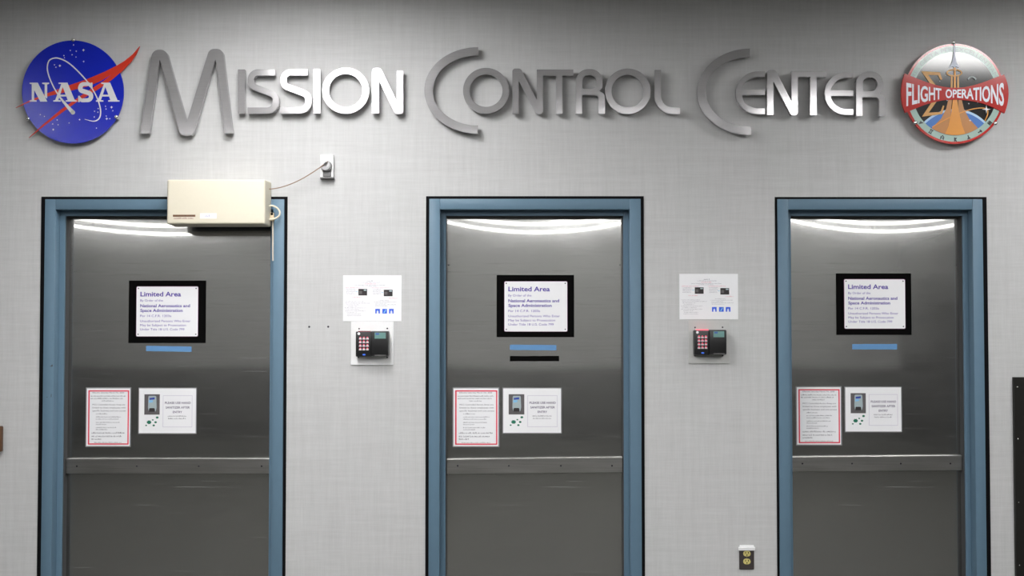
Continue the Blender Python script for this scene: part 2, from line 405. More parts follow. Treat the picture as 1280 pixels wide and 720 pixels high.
# ------------------------------------------------------------------ doors
def make_door(d):
    n = d['n']
    xl, xr, zt = d['xil'], d['xir'], d['zi']
    o = empty('door_%d' % n, ((xl + xr) / 2, 0, 0), kind='structure',
              label=('wide brushed steel door in blue frame under the cream box',
                     'middle brushed steel door in blue frame with black tape strip',
                     'right-hand brushed steel door in blue frame beside the dark panel')[n - 1])
    # black strip round the frame
    bt = d['zb']
    part('edge_strip', MB().box(d['xbl'], -.004, 0, d['xfl'], 0, bt), M_BLACKTRIM, o)
    part('edge_strip', MB().box(d['xfr'], -.004, 0, d['xbr'], 0, bt), M_BLACKTRIM, o)
    part('edge_strip', MB().box(d['xfl'], -.004, d['zf'], d['xfr'], 0, bt), M_BLACKTRIM, o)
    # jambs: facing, return, stop
    def jamb(xo, xi, sgn):
        m = MB()
        m.box(xo, -.012, 0, xi, .15, d['zf'], bev=.0025)
        return m
    for xo, xi, s in ((d['xfl'], xl, 1), (d['xfr'], xr, -1)):
        j = part('frame_jamb', jamb(xo, xi, s), M_BLUE, o, smooth=True)
        part('door_stop', MB().box(xi - s * .001, STOP_Y, 0, xi + s * STOP_W, .15, zt - .001, bev=.002), M_BLUE, j)
        part('gasket', MB().box(xi + s * STOP_W - s * .001, STOP_Y + .012, 0, xi + s * (STOP_W + .002), SHAL + .03, zt - .026), M_GASKET, j)
        if n == 1 and s == 1:
            for (a, b, ww, hh) in ((65, 457, .007, .011), (63.2, 457.6, .005, .004), (64, 494.5, .003, .017), (58.8, 496.5, .004, .004)):
                cx, cz = W(a, b, -.012)
                ch = MB().poly([(cx - ww / 2, cz - hh * .4), (cx - ww * .1, cz - hh / 2), (cx + ww / 2, cz - hh * .2), (cx + ww * .35, cz + hh / 2), (cx - ww * .3, cz + hh * .35)], -.0126, -.0119)
                part('paint_chip', ch, M_GASKET, j, label='dark chip in the blue paint')
    h = part('frame_head', MB().box(xl - .0005, -.0118, zt, xr + .0005, .15, d['zf'], bev=.0025), M_BLUE, o, smooth=True)
    part('door_stop', MB().box(xl + STOP_W, STOP_Y, zt - STOP_W, xr - STOP_W, .15, zt + .001, bev=.002), M_BLUE, h)
    part('gasket', MB().box(xl + STOP_W, STOP_Y + .012, zt - STOP_W - .002, xr - STOP_W, SHAL + .03, zt - STOP_W + .001), M_GASKET, h)
    # leaf: a slightly warped stainless skin
    x0, x1, z0, z1 = xl + .006, xr - .006, .012, zt - .008
    NX, NZ = 28, 96
    zs = [z0 + (z1 - z0 - .45) * i / 24 for i in range(24)] + [z1 - .45 + .45 * i / (NZ - 24) for i in range(NZ - 24 + 1)]
    cx, hw = (x0 + x1) / 2, (x1 - x0) / 2
    def warp(x, z):
        u = (x - cx) / hw
        zz = z - (z1 - WARP[n][0] + WARP[n][1] * u * u + WARP[n][3] * u)
        t = max(0.0, zz)
        return SHAL + .5 * WARP[n][2] * t * t + .0006 * math.sin(3.1 * z + n) * (1 - u * u)
    m = MB(); vs = []; fs = []
    for z in zs:
        for i in range(NX + 1):
            x = x0 + (x1 - x0) * i / NX
            vs.append((x, warp(x, z), z))
    c = NX + 1
    for j in range(len(zs) - 1):
        for i in range(NX):
            fs.append((j * c + i, j * c + i + 1, (j + 1) * c + i + 1, (j + 1) * c + i))
    leaf = MB().add(vs, fs)
    lf = part('door_leaf', leaf, M_DOOR, o, smooth=True)
    core = MB().box(x0, SHAL + .025, z0, x1, SHAL + .045, z1)
    part('door_core', core, M_GASKET, lf)
    # push rail
    ra = {1: (573.2, 573.2), 2: (573.8, 571.6), 3: (571.0, 569.0)}[n]
    yr = SHAL - .022
    A = W(700, ra[0], yr)[1]; B = W(700, ra[1], yr)[1]; hgt = .072
    xa, xb = x0 + .022, x1 - .022
    mm = MB()
    vs = [(xa, yr, A - hgt), (xb, yr, B - hgt), (xb, yr, B), (xa, yr, A), (xa, SHAL + .001, A - hgt), (xb, SHAL + .001, B - hgt), (xb, SHAL + .001, B), (xa, SHAL + .001, A)]
    mm.add(vs, [(0, 1, 2, 3), (3, 2, 6, 7), (0, 4, 5, 1), (1, 5, 6, 2), (0, 3, 7, 4)])
    bm = bmesh.new(); bv = [bm.verts.new(v) for v in mm.v]
    for f in mm.f: bm.faces.new([bv[i] for i in f])
    bmesh.ops.bevel(bm, geom=[e for e in bm.edges if not e.is_boundary], offset=.002, segments=2, profile=.5, affect='EDGES')
    bm.verts.index_update(); mm = MB().add([v.co[:] for v in bm.verts], [[v.index for v in f.verts] for f in bm.faces]); bm.free()
    rl = part('push_rail', mm, M_RAIL, lf)
    for sx in {1: (96, 171, 248.5, 327), 2: (572, 636, 701, 765), 3: (1003, 1065, 1126, 1188)}[n]:
        px, pz = W(sx, (ra[0] + ra[1]) / 2 + 9.5, yr)
        part('screw', MB().dome(px, pz, .0045, yr + .0005, .002), M_SCREW, rl)
    for sx, sz in ((x0 + .03, z1 - .25), (x1 - .03, z1 - .25), (x0 + .3, z1 - .022), (x1 - .27, z1 - .022)):
        yy = warp(sx, sz)
        part('screw', MB().dome(sx, sz, .003, yy + .0005, .0022), M_SCREW, lf)
# warp per door: start below top edge, rise of the start line at the sides, curl, slant
WARP = {1: (0.225, 0.055, 0.38, -0.006), 2: (0.215, 0.075, 0.39, -0.004), 3: (0.21, 0.075, 0.39, -0.018)}
for d in DOORS: make_door(d)

# ------------------------------------------------------------------ lettering on the wall
LF, LB = -.045, -.017
def letter(label, outlines, ox, oy=40, sc=4.8, pegs=(), group='metal letters of the wall title'):
    """outlines: list of (outer, holes) in zoomed pixels"""
    P = lambda p: W(ox + p[0] / sc, oy + p[1] / sc, LF)
    mb = MB()
    for k, (outer, holes) in enumerate(outlines):
        mb.poly([P(p) for p in outer], LF + k * .0003, LB - k * .0003, [[P(p) for p in h] for h in holes])
    xs = [v[0] for v in mb.v]; zs = [v[2] for v in mb.v]
    org = ((min(xs) + max(xs)) / 2, 0, min(zs))
    o = part('metal_letter', mb, M_LETTER, loc=org)
    tag(o, label, 'letter', group)
    for p in pegs:
        x, z = P(p)
        part('standoff_peg', MB().disc(x, z, .0055, LB - .001, 0, n=12), M_CHROME, o)
    return o

def ell(cx, cy, rx, ry=None, n=64): return arc(cx, cy, rx, ry or rx, 0, 360 - 360 / n, n - 1)
def S_shape(l, r, b):  # left, right, vertical shift
    p = rounded([(r - 4, 242 + b), (l + 20, 242 + b, 44), (l + 20, 322 + b, 38), (r + 1, 378 + b, 42), (r + 1, 471 + b, 52), (l, 471 + b)], closed=False, seg=12)
    return ribbon(p, 37)
def R_shape(x, b):     # x = stem left, scaled off the R of "Control"
    q = lambda pts: [(p[0] - 143 + x, p[1] + b) + tuple(p[2:]) for p in pts]
    outer = rounded(q([(143, 490), (143, 222, 76), (304, 222, 74), (304, 346, 40), (278, 352), (318, 372, 34), (318, 490), (280, 490), (280, 376, 26), (180, 376), (180, 490)]), seg=12)
    hole = rounded(q([(182, 258, 38), (270, 258, 42), (270, 342, 40), (182, 342, 14)]), seg=10)
    return [(outer, [hole])]
def NT_shape(x, b, tr, ts):   # stem left x; right end of bar tr; T stem left ts (relative to x)
    o = rounded([(x, 488 + b), (x, 219 + b, 18), (x + 50, 219 + b, 24), (x + 147, 408 + b), (x + 147, 225 + b), (x + tr, 225 + b), (x + tr, 261 + b),
                 (x + ts + 39, 261 + b), (x + ts + 39, 490 + b), (x + ts, 490 + b), (x + ts, 261 + b), (x + 184, 261 + b), (x + 184, 491 + b, 20), (x + 145, 491 + b, 22), (x + 38, 290 + b), (x + 38, 488 + b)], seg=8)
    return [(o, [])]
def E_shape(x, b, r, mid):
    c = ribbon([(r, 252 + b)] + arc(x + 128, 364 + b, 112, 111, 270, 90, 36) + [(r, 475 + b)], 34)
    bar = [(x + 25, mid), (r, mid), (r, mid + 33), (x + 25, mid + 33)]
    return [(c, []), (bar, [])]
def bigC(xl, cx, cy, xr_t, xr_b):
    n = 40; o = arc(cx, cy, cx - xl, 259, 270, 90, n); i = arc(cx, cy, cx - xl - 51, 211, 90, 270, n)
    return [([(xr_t, o[0][1])] + o + [(xr_b, o[-1][1]), (xr_b, i[0][1])] + i + [(xr_t, i[-1][1])], [])]

letter('tall grey metal letter M beginning the word Mission',
       [(rounded([(75, 610), (146, 106, 45), (228, 106, 45), (352, 540), (488, 101, 40), (568, 101, 40), (628, 607), (582, 608), (524, 163), (390, 621, 36), (314, 621, 36), (190, 165), (128, 610)]), [])], 160, pegs=[(190, 140), (350, 595), (525, 140)])
letter('metal letter I right after the tall M', [([(660, 224), (700, 224), (700, 488), (660, 488)], [])], 160, pegs=[(680, 260), (680, 450)])
letter('grey metal letter S, the first S of Mission', [(S_shape(717, 885, 0), [])], 160, pegs=[(800, 242), (800, 471)])
letter('shining metal letter S, the second S of Mission', [(S_shape(97, 265, -1), [])], 330, pegs=[(180, 241), (180, 470)])
letter('shining metal letter I between S and O in Mission', [([(297, 222), (337, 222), (337, 488), (297, 488)], [])], 330, pegs=[(317, 260), (317, 450)])
letter('shining metal letter O of Mission', [(ell(490, 352, 140, 138), [ell(490, 351, 101, 100)])], 330, pegs=[(490, 232), (490, 472)])
letter('metal letter N ending the word Mission',
       [(rounded([(648, 487), (648, 216, 20), (700, 216, 24), (797, 414), (797, 233), (835, 233), (835, 491, 20), (786, 491, 22), (690, 290), (690, 487)]), [])], 330, pegs=[(668, 300), (816, 440)])
letter('large grey metal letter C beginning the word Control', bigC(50, 372, 350, 373, 369), 520, pegs=[(300, 120), (75, 350), (300, 580)])
letter('dark grey metal letter O next to the large C of Control', [(ell(420, 352, 138, 137), [ell(420, 351, 99, 98)])], 520, pegs=[(420, 232), (420, 472)])
letter('joined dark grey metal letters N and T of Control', NT_shape(578, 0, 366, 262), 520, pegs=[(597, 300), (745, 440), (860, 300)])
letter('dark grey metal letter R of Control', R_shape(143, 0), 690, pegs=[(162, 320), (300, 440)])
letter('dark grey metal letter O between R and L of Control', [(ell(455, 355, 137, 136), [ell(455, 354, 97, 98)])], 690, pegs=[(455, 236), (455, 473)])
letter('dark grey metal letter L with curved foot ending Control', [(ribbon(rounded([(635, 227), (635, 472, 92), (768, 472)], closed=False, seg=14), 37), [])], 690, pegs=[(635, 300), (730, 472)])
letter('large grey metal letter C beginning the word Center', bigC(57, 374, 358, 371, 379), 860, pegs=[(300, 128), (82, 358), (300, 588)])
letter('grey metal letter E, the first E of Center', E_shape(290, 0, 461, 344), 860, pegs=[(307, 364), (420, 475)])
letter('joined metal letters N and T of Center', NT_shape(475, 8, 355, 258), 860, pegs=[(494, 300), (640, 440), (752, 300)])
letter('shining metal letter E, the second E of Center', E_shape(822, 4, 991, 350), 860, pegs=[(839, 366), (950, 478)])
letter('metal letter R ending the word Center', R_shape(1010, 14)[:1], 860, pegs=[(1028, 330), (1160, 450)])

# ------------------------------------------------------------------ round emblems
def studs(o, pts, yf, ox, oy, sc):
    for p in pts:
        x, z = W(ox + p[0] / sc, oy + p[1] / sc, yf)
        s = part('stud', MB().disc(x, z, .008, yf - .004, 0, n=16), M_CHROME, o)
        part('stud_cap', MB().dome(x, z, .0095, yf - .004, .006), M_CHROME, s, smooth=True)

def blue_emblem():
    yf = -.040; ox, oy, sc = 10, 30, 4.5
    Q = lambda p, y=yf: W(ox + p[0] / sc, oy + p[1] / sc, y)
    QL = lambda ps: [Q(p) for p in ps]
    c = Q((364, 382))
    o = empty('round_emblem', (c[0], 0, Q((364, 672))[1]), 'round blue emblem with red swoosh and white letters left of Mission', 'emblem', 'round emblems beside the wall title')
    mb = mat('glossy_blue_print', (0.002, 0.014, 0.46, 1), 0.2, spec=0.42, vary=0.03)
    mr = mat('red_orange_print', srgb(205, 45, 12), 0.38)
    mw = mat('white_print', (0.72, 0.72, 0.74, 1), 0.4)
    part('disc', MB().poly(QL(ell(364, 382, 286, 290, 96)), yf, yf + .008), mb, o)
    sw = [(740, 125), (700, 172), (655, 208), (610, 235), (540, 270), (440, 312), (340, 346), (230, 386), (130, 426), (42, 471), (140, 432), (235, 404), (300, 390), (390, 366), (450, 350), (520, 322), (582, 286),
          (535, 322), (440, 383), (380, 424), (300, 480), (200, 563), (116, 640), (210, 568), (312, 493), (387, 439), (452, 402), (532, 352), (592, 308), (642, 264), (692, 212), (720, 172)]
    part('swoosh', MB().poly(QL(sw), yf - .0006, yf + .0075), mr, o)
    lt = MB(); yl = yf - .0012
    def pl(*pts): lt.poly(QL(pts), yl)
    # N
    pl((122, 330), (168, 330), (222, 437), (182, 437), (148, 372), (148, 428), (162, 430), (162, 437), (122, 437), (122, 430), (134, 428), (134, 339), (122, 337))
    pl((193, 330), (232, 330), (232, 337), (221, 340), (221, 420), (207, 410), (207, 340), (193, 337))
    for dx in (0, 240):   # A
        lt.poly(QL([(p[0] + dx, p[1]) for p in ((285, 330), (335, 330), (376, 428), (388, 430), (388, 437), (324, 437), (324, 430), (336, 428), (329, 408), (290, 408), (283, 428), (297, 430), (297, 437), (255, 437), (255, 430), (266, 428), (300, 338), (285, 337))]),
                yl, None, [QL([(p[0] + dx, p[1]) for p in ((308, 355), (325, 398), (294, 398))])])
    sp = rounded([(470, 352), (455, 338, 8), (412, 338, 20), (404, 372, 16), (466, 392, 18), (470, 428, 20), (412, 430, 14), (400, 414)], closed=False, seg=6)
    lt.poly(QL(ribbon(sp, [17 + 9 * math.sin(math.pi * i / (len(sp) - 1)) for i in range(len(sp))])), yl)
    pl((466, 330), (476, 330), (476, 364), (466, 364)); pl((395, 404), (404, 404), (404, 440), (395, 440))
    part('lettering', lt, mw, o)
    ob = catmull([(366, 498), (330, 458), (290, 408), (255, 350), (230, 290), (222, 245), (232, 207), (262, 192), (298, 197), (345, 222), (400, 272), (455, 335), (497, 405), (518, 465), (521, 510), (508, 537), (480, 547), (432, 536)], 8)
    wd = []
    for i in range(len(ob)):
        t = i / (len(ob) - 1); wd.append(24 - 17 * min(1, t / .13) if t < .14 else 7 if t < .9 else 7 - 5 * (t - .9) / .1)
    r = MB().poly(QL(ribbon(ob, wd)), yf - .0018); e = Q((366, 498)); r.disc(e[0], e[1], 12 / sc * .00379, yf - .0018)
    part('orbit_line', r, mw, o)
    st = MB()
    for x, y, q in ((425, 147, 7), (369, 118, 4), (351, 149, 4), (384, 153, 4), (361, 173, 4), (383, 186, 3.5), (426, 211, 5), (292, 235, 7), (262, 230, 4), (270, 243, 4), (315, 178, 4), (318, 190, 3.5), (583, 468, 7), (549, 463, 4), (552, 478, 4), (590, 488, 4), (556, 533, 7), (573, 533, 4), (553, 518, 4), (487, 491, 4), (508, 476, 4), (506, 496, 4), (486, 523, 4), (498, 586, 4), (403, 538, 5), (255, 594, 6), (277, 540, 4), (282, 567, 4), (252, 563, 4), (344, 557, 4), (182, 510, 3.5), (205, 520, 3.5)):
        cx, cz = Q((x, y)); k = q / sc * .00379 * 1.15
        st.poly([(cx + k * (1 if j % 2 == 0 else .45) * math.cos(j * math.pi / 4), cz + k * (1 if j % 2 == 0 else .45) * math.sin(j * math.pi / 4)) for j in range(8)], yf - .0009)
    tag(part('star_print', st, mw, o), kind='stuff')
    studs(o, [(368, 90), (113, 533), (610, 523)], yf, ox, oy, sc)
blue_emblem()

def flight_emblem():
    yf = -.045; ox, oy, sc = 1110, 40, 4.8
    Q = lambda p: W(ox + p[0] / sc, oy + p[1] / sc, yf)
    QL = lambda ps: [Q(p) for p in ps]
    C = (400, 371)
    o = empty('round_emblem', (Q(C)[0], 0, Q((400, 672))[1]), 'round emblem with a red Flight Operations banner right of Center', 'emblem', 'round emblems beside the wall title')
    R = lambda n, *a, **k: mat('flight_' + n, *a, **k)
    red = R('red', srgb(185, 36, 32), 0.16, spec=.6); mint = R('mint', srgb(170, 195, 186), 0.16, spec=.6); black = R('black', (0.006, 0.005, 0.005, 1), 0.14, spec=.8)
    gold = R('gold', srgb(205, 150, 75), 0.4); orange = R('orange', srgb(222, 145, 35), 0.4); brown = R('ochre', srgb(186, 122, 55), 0.4)
    blue = R('blue', srgb(45, 110, 190), 0.4); pale = R('pale_blue', srgb(170, 205, 235), 0.4); white = R('white', (0.78, 0.78, 0.84, 1), 0.4); dark = R('ink', (0.02, 0.02, 0.025, 1), 0.5)
    grey = R('grey', srgb(150, 160, 160), 0.4)
    L = [0]
    def layer(name, m, fn, flat=True):
        L[0] += 1; mb = MB(); fn(mb, yf - .0004 * L[0]); return part(name, mb, m, o)
    part('disc', MB().poly(QL(ell(C[0], C[1], 301, 301, 96)), yf, yf + .008), red, o)
    layer('ring_band', mint, lambda m, y: m.poly(QL(ell(C[0], C[1], 287, 287, 96)), y))
    layer('sky_field', black, lambda m, y: m.poly(QL(ell(C[0], C[1], 250, 250, 96)), y))
    def lens(R2, cy2, r1=250):
        d = cy2 - C[1]; a = (r1 * r1 - R2 * R2 + d * d) / (2 * d); h = math.sqrt(r1 * r1 - a * a)
        t1 = math.degrees(math.atan2(a, h)); t2 = math.degrees(math.atan2(a - d, h))
        return arc(C[0], C[1], r1, r1, t1, 180 - t1, 30) + arc(C[0], cy2, R2, R2, 180 - t2, 360 + t2, 30)[1:-1]
    layer('earth_rim', pale, lambda m, y: m.poly(QL(lens(258, 720)), y))
    layer('earth', blue, lambda m, y: m.poly(QL(lens(248, 724)), y))
    base = arc(C[0], C[1], 249, 249, 56, 124, 24)
    layer('plume', brown, lambda m, y: m.poly(QL([(420, 400), (440, 400), (454, 460), (485, 520)] + arc(C[0], C[1], 249, 249, 56, 88, 14) + [(430, 560), (422, 465)]), y))
    layer('plume', brown, lambda m, y: m.poly(QL([(384, 400), (378, 465), (370, 560)] + arc(C[0], C[1], 249, 249, 92, 124, 14) + [(318, 520), (348, 460), (362, 400)]), y))
    for xs in (381, 419): layer('exhaust_trail', gold, lambda m, y: m.poly(QL([(xs - 5, 258), (xs + 5, 258), (xs + 6, 345), (xs - 6, 345)]), y))
    layer('exhaust_trail', orange, lambda m, y: m.poly(QL([(394, 215), (404, 215), (406, 345), (393, 345)]), y))
    layer('plume_core', orange, lambda m, y: m.poly(QL([(388, 400), (412, 400), (414, 410), (424, 480), (442, 560), (462, 611)] + arc(C[0], C[1], 249, 249, 75, 105, 12) + [(342, 611), (362, 560), (378, 480), (388, 400)]), y))
    layer('sigma', gold, lambda m, y: m.poly(QL(ribbon([(318, 287), (304, 251), (218, 247), (308, 372), (222, 497), (318, 487), (332, 443)], [12, 17, 20, 24, 20, 14, 9])), y))
    layer('halo_ring', gold, lambda m, y: m.poly(QL(ell(396, 246, 48, 23)), y, None, [QL(ell(396, 246, 39, 15))]))
    layer('spacecraft', R('pale_grey', srgb(190, 196, 215), 0.3), lambda m, y: m.poly(QL([(393, 75), (397, 75), (403, 150), (410, 185), (428, 215), (405, 208), (396, 215), (387, 208), (364, 215), (381, 185), (388, 150)]), y))
    layer('crescent_moon', grey, lambda m, y: m.poly(QL(arc(501, 292, 27, 26, 195, 345, 14) + arc(501, 297, 21, 22, 340, 200, 14)), y))
    layer('flight_path', orange, lambda m, y: m.poly(QL(ribbon(catmull([(262, 572), (330, 533), (400, 500), (470, 473), (530, 459), (575, 458), (594, 470), (594, 498), (578, 535)], 6), 6)), y))
    def stars(m, y):
        for x, yy, r in ((587, 465, 27), (490, 532, 9), (482, 431, 6), (352, 412, 6), (535, 425, 4), (308, 296, 4), (342, 262, 3)):
            m.poly(QL([(x + r * (1 if j % 2 == 0 else .22) * math.sin(j * math.pi / 4), yy - r * (1 if j % 2 == 0 else .22) * math.cos(j * math.pi / 4)) for j in range(8)]), y)
    tag(layer('star_print', white, stars), kind='stuff')
    # banner
    top = catmull([(98, 250), (150, 272), (230, 303), (320, 328), (400, 336), (480, 328), (570, 302), (650, 272), (694, 256)], 6)
    bot = catmull([(697, 488), (650, 465), (570, 432), (480, 413), (400, 408), (320, 413), (230, 435), (150, 466), (103, 486)], 6)
    side_r = catmull([(694, 256), (714, 315), (720, 370), (714, 430), (697, 488)], 5)[1:-1]; side_l = catmull([(103, 486), (84, 430), (78, 370), (83, 310), (98, 250)], 5)[1:-1]
    L[0] += 1; yb = yf - .0004 * L[0]
    bn = part('banner', MB().poly(QL(top + side_r + bot + side_l), yb, yf + .008), red, o)
    def banner_text(s, xa, xb, ease):
        m = MB()
        def fn(u, v):
            x = xa + (xb - xa) * (u + ease * u * (1 - u))
            k = (abs(x - 400) / 290) ** 1.5
            tp, bt = 346 - 44 * k, 394 + 48 * k
            return Q((x, bt + (tp - bt) * v))
        return text(m, s, 0, 1, 0, 1, yb - .0005, bold=.025, fn=fn)
    lt = banner_text('FLIGHT', 107, 317, .16); t2 = banner_text('OPERATIONS', 342, 692, -.16); lt.add(t2.v, t2.f)
    part('lettering', lt, white, bn)
    # motto round the upper band
    vs_, fs_ = glyphs('RES GESTA PER EXCELLENTIAM', 0.0)
    def fn(u, v):
        a = math.radians(158 - 136 * u); r = 255 + 26 * v
        return Q((C[0] + r * math.cos(a), C[1] - r * math.sin(a)))
    part('motto', text(MB(), 'RES GESTA PER EXCELLENTIAM', 0, 1, 0, 1, yf - .0009, fn=fn), grey, o)
    # symbols in the lower band
    sy = MB(); ys = yf - .0009
    def stroke(c, ang, pts, wd=4):
        ca, sa = math.cos(ang), math.sin(ang); wd = [q * 1.35 for q in wd] if isinstance(wd, (list, tuple)) else wd * 1.35
        sy.poly(QL(ribbon([(c[0] + x * ca - y * sa, c[1] + x * sa + y * ca) for x, y in pts], wd)), ys)
    for k, c in enumerate(((197, 543), (257, 597), (325, 634), (405, 645), (483, 632), (552, 597), (610, 546))):
        a = math.atan2(c[0] - C[0], c[1] - C[1]) * -1
        if k == 0: stroke(c, a, [(-8, -6), (0, 10), (8, -6), (0, -2), (-8, -6)])
        elif k == 1: stroke(c, a, [(-11, -10), (11, -10)]); stroke(c, a, [(-5, -10), (-5, 11)]); stroke(c, a, [(5, -10), (5, 11)]); stroke(c, a, [(-11, 11), (11, 11)])
        elif k == 2: stroke(c, a, [(-9, 12), (-9, -4), (0, -12), (9, -4), (9, 12)]); stroke(c, a, [(-9, 2), (9, 2)])
        elif k == 3: stroke(c, a, [(-5, -12), (-5, 12)], 6); stroke(c, a, [(6, -10), (-4, 2), (7, 12)], 5)
        elif k == 4: stroke(c, a, [(0, -13), (0, 0)], 5); stroke(c, a, [(0, -4), (0, 11)], [3, 17])
        elif k == 5: stroke(c, a, [(-14, 0), (12, 0)], 5); stroke(c, a, [(6, -9), (2, 0), (8, 9)], 5)
        else:
            for dx in (-8, 0, 8): stroke(c, a, [(dx, -12), (dx, 12)], 5)
            stroke(c, a, [(-11, 0), (11, 0)], 5)
        part('symbol', sy, dark, o); sy = MB()
    studs(o, [(391, 64), (163, 545), (643, 549)], yf, ox, oy, sc)
flight_emblem()

# ------------------------------------------------------------------ Limited Area signs on the doors
def rr(x0, z0, x1, z1, r): return rounded([(x0, z0, r), (x1, z0, r), (x1, z1, r), (x0, z1, r)], seg=4)
def limited_sign(board, plate, which):
    yb = SHAL - .004; yp = yb - .003
    b = rect(*board, yb); p = rect(*plate, yp)
    o = empty('restricted_area_sign', ((b[0] + b[2]) / 2, SHAL, b[1]), 'white Limited Area plate on a black board on the %s door' % which, 'sign', 'restricted area signs on the doors')
    part('backing_board', MB().box(b[0], yb, b[1], b[2], SHAL + .0006, b[3]), M_BLACK, o)
    pl = part('plate', MB().poly(rr(p[0], p[1], p[2], p[3], .006), yp, yb), M_PAPER, o)
    part('plate_edge', MB().poly(rr(p[0] - .0015, p[1] - .0015, p[2] + .0015, p[3] + .0015, .007), yp + .0006, yb), mat('magenta_edge', srgb(140, 80, 130), 0.5), pl)
    pw, ph = p[2] - p[0], p[3] - p[1]
    X = lambda u: p[0] + pw * (u - 118) / 452
    Z = lambda v: p[3] - ph * (v - 97) / 360
    for st, x1, z0, z1, bd, nm, mm in (('Limited Area', 445, 167, 133, .02, 'heading_line', M_INK), ('National Aeronautics and', 512, 246, 224, .022, 'heading_line', M_INK), ('Space Administration', 458, 280, 258, .022, 'heading_line', M_INK),
            ('By Order of the', 312, 205, 188, 0, 'text_line', M_INK2), ('Per 14 C.F.R. 1203a', 375, 317, 300, 0, 'text_line', M_INK2), ('Unauthorized Persons Who Enter', 517, 354, 337, 0, 'text_line', M_INK2), ('May be Subject to Prosecution', 483, 384, 367, 0, 'text_line', M_INK2), ('Under Title 18 U.S. Code 799', 472, 414, 397, 0, 'text_line', M_INK2)):
        part(nm, text(MB(), st, X(146), X(x1), Z(z0), Z(z1) - Z(z0), yp - .0005, bold=bd), mm, pl)
    for u, v in ((131, 110), (556, 110), (131, 442), (556, 442)):
        part('screw', MB().dome(X(u), Z(v), .0034, yp + .0004, .0016, n=10), M_SCREW, pl)
limited_sign((160.8, 350.7, 257, 428.8), (170.6, 358.3, 247.3, 420.4), 'left')
limited_sign((620.8, 343.7, 717.6, 421.4), (630.6, 351.9, 709, 414.3), 'middle')
limited_sign((1045.6, 341.7, 1139.2, 418.6), (1055.6, 349.2, 1131.4, 410.7), 'right')

def tape(px0, py0, px1, py1, dy, m, label):
    y = SHAL - .0012
    a, b, c, d = W(px0, py0, y), W(px1, py0 + dy, y), W(px1, py1 + dy, y), W(px0, py1, y)
    n = 10; top = []; bot = []
    for i in range(n + 1):
        t = i / n; j = random.uniform(-.0006, .0006)
        top.append((a[0] + (b[0] - a[0]) * t, a[1] + (b[1] - a[1]) * t + j)); bot.append((d[0] + (c[0] - d[0]) * t, d[1] + (c[1] - d[1]) * t - j))
    o = part('tape_strip', MB().poly(top + bot[::-1], y, SHAL + .0006), m, loc=((a[0] + b[0]) / 2, SHAL, d[1]))
    tag(o, label, 'tape', 'tape strips on the doors')
tape(182.6, 432.2, 239.4, 439, .9, M_TAPE, 'strip of blue tape below the sign on the left door')
tape(637.4, 430.8, 695.4, 437.4, .6, M_TAPE, 'strip of blue tape below the sign on the middle door')
tape(637.4, 445, 698.9, 451.6, -.1, M_BLACK, 'strip of black tape below the blue tape on the middle door')
tape(1065.4, 430, 1121.3, 436.8, 0, M_TAPE, 'strip of blue tape below the sign on the right door')

# ------------------------------------------------------------------ paper notices on the doors
def sleeve(o, q, y, e=.005):
    part('plastic_sleeve', MB().box(q[0] - e, y, q[1] - e, q[2] + e, SHAL + .0006, q[3] + e), M_SLEEVE, o)
def red_notice(px, which, tilt=0):
    y = SHAL - .0022; q = rect(*px, y)
    o = empty('entry_notice', ((q[0] + q[2]) / 2, SHAL, q[1]), 'tall white notice with a red border on the %s door' % which, 'notice', 'red-bordered notices on the doors')
    sleeve(o, q, SHAL - .001)
    sh = part('sheet', MB().box(q[0], y, q[1], q[2], SHAL - .0008, q[3]), M_PAPER, o)
    pw, ph = q[2] - q[0], q[3] - q[1]
    X = lambda u: q[0] + pw * (u - 100) / 412
    Z = lambda v: q[3] - ph * (v - 80) / 545
    a = [(X(115), Z(97)), (X(503), Z(97)), (X(503), Z(613)), (X(115), Z(613))]; b = [(X(128), Z(109)), (X(491), Z(109)), (X(491), Z(601)), (X(128), Z(601))]
    part('border_print', MB().poly(a, y - .0004, None, [b]), M_RED, sh)
    t = MB()
    for st, x0, x1, z, h in (('Effective Saturday March 7th, 2020', 155, 455, 126, 14), ('', 138, 475, 157, 12), ('', 138, 455, 180, 12), ('', 245, 362, 203, 11),
                             ('MCC Controlled Access Areas are', 155, 466, 240, 15), ('limited to those employees with', 155, 470, 269, 15), ('specific business and unit access', 155, 474, 298, 15),
                             ('', 190, 298, 325, 11), ('', 190, 432, 354, 10), ('', 190, 408, 375, 10), ('', 190, 415, 406, 10), ('', 190, 296, 425, 10), ('', 190, 390, 455, 10), ('', 190, 305, 474, 10),
                             ('', 150, 468, 508, 15), ('', 150, 436, 540, 15), ('', 150, 248, 566, 14), ('', 175, 442, 597, 10)):
        if st: text(t, st, X(x0), X(x1), Z(z), ph * h / 545, y - .0004)
        else: marks(t, X(x0), X(x1), Z(z), ph * h / 545, y - .0004)
    tag(part('text_print', t, M_GREYINK, sh), kind='stuff')
red_notice((108.2, 485.6, 162.3, 557.4), 'left'); red_notice((566.9, 485.6, 622.9, 557.6), 'middle'); red_notice((996.2, 484.2, 1051, 555.6), 'right')

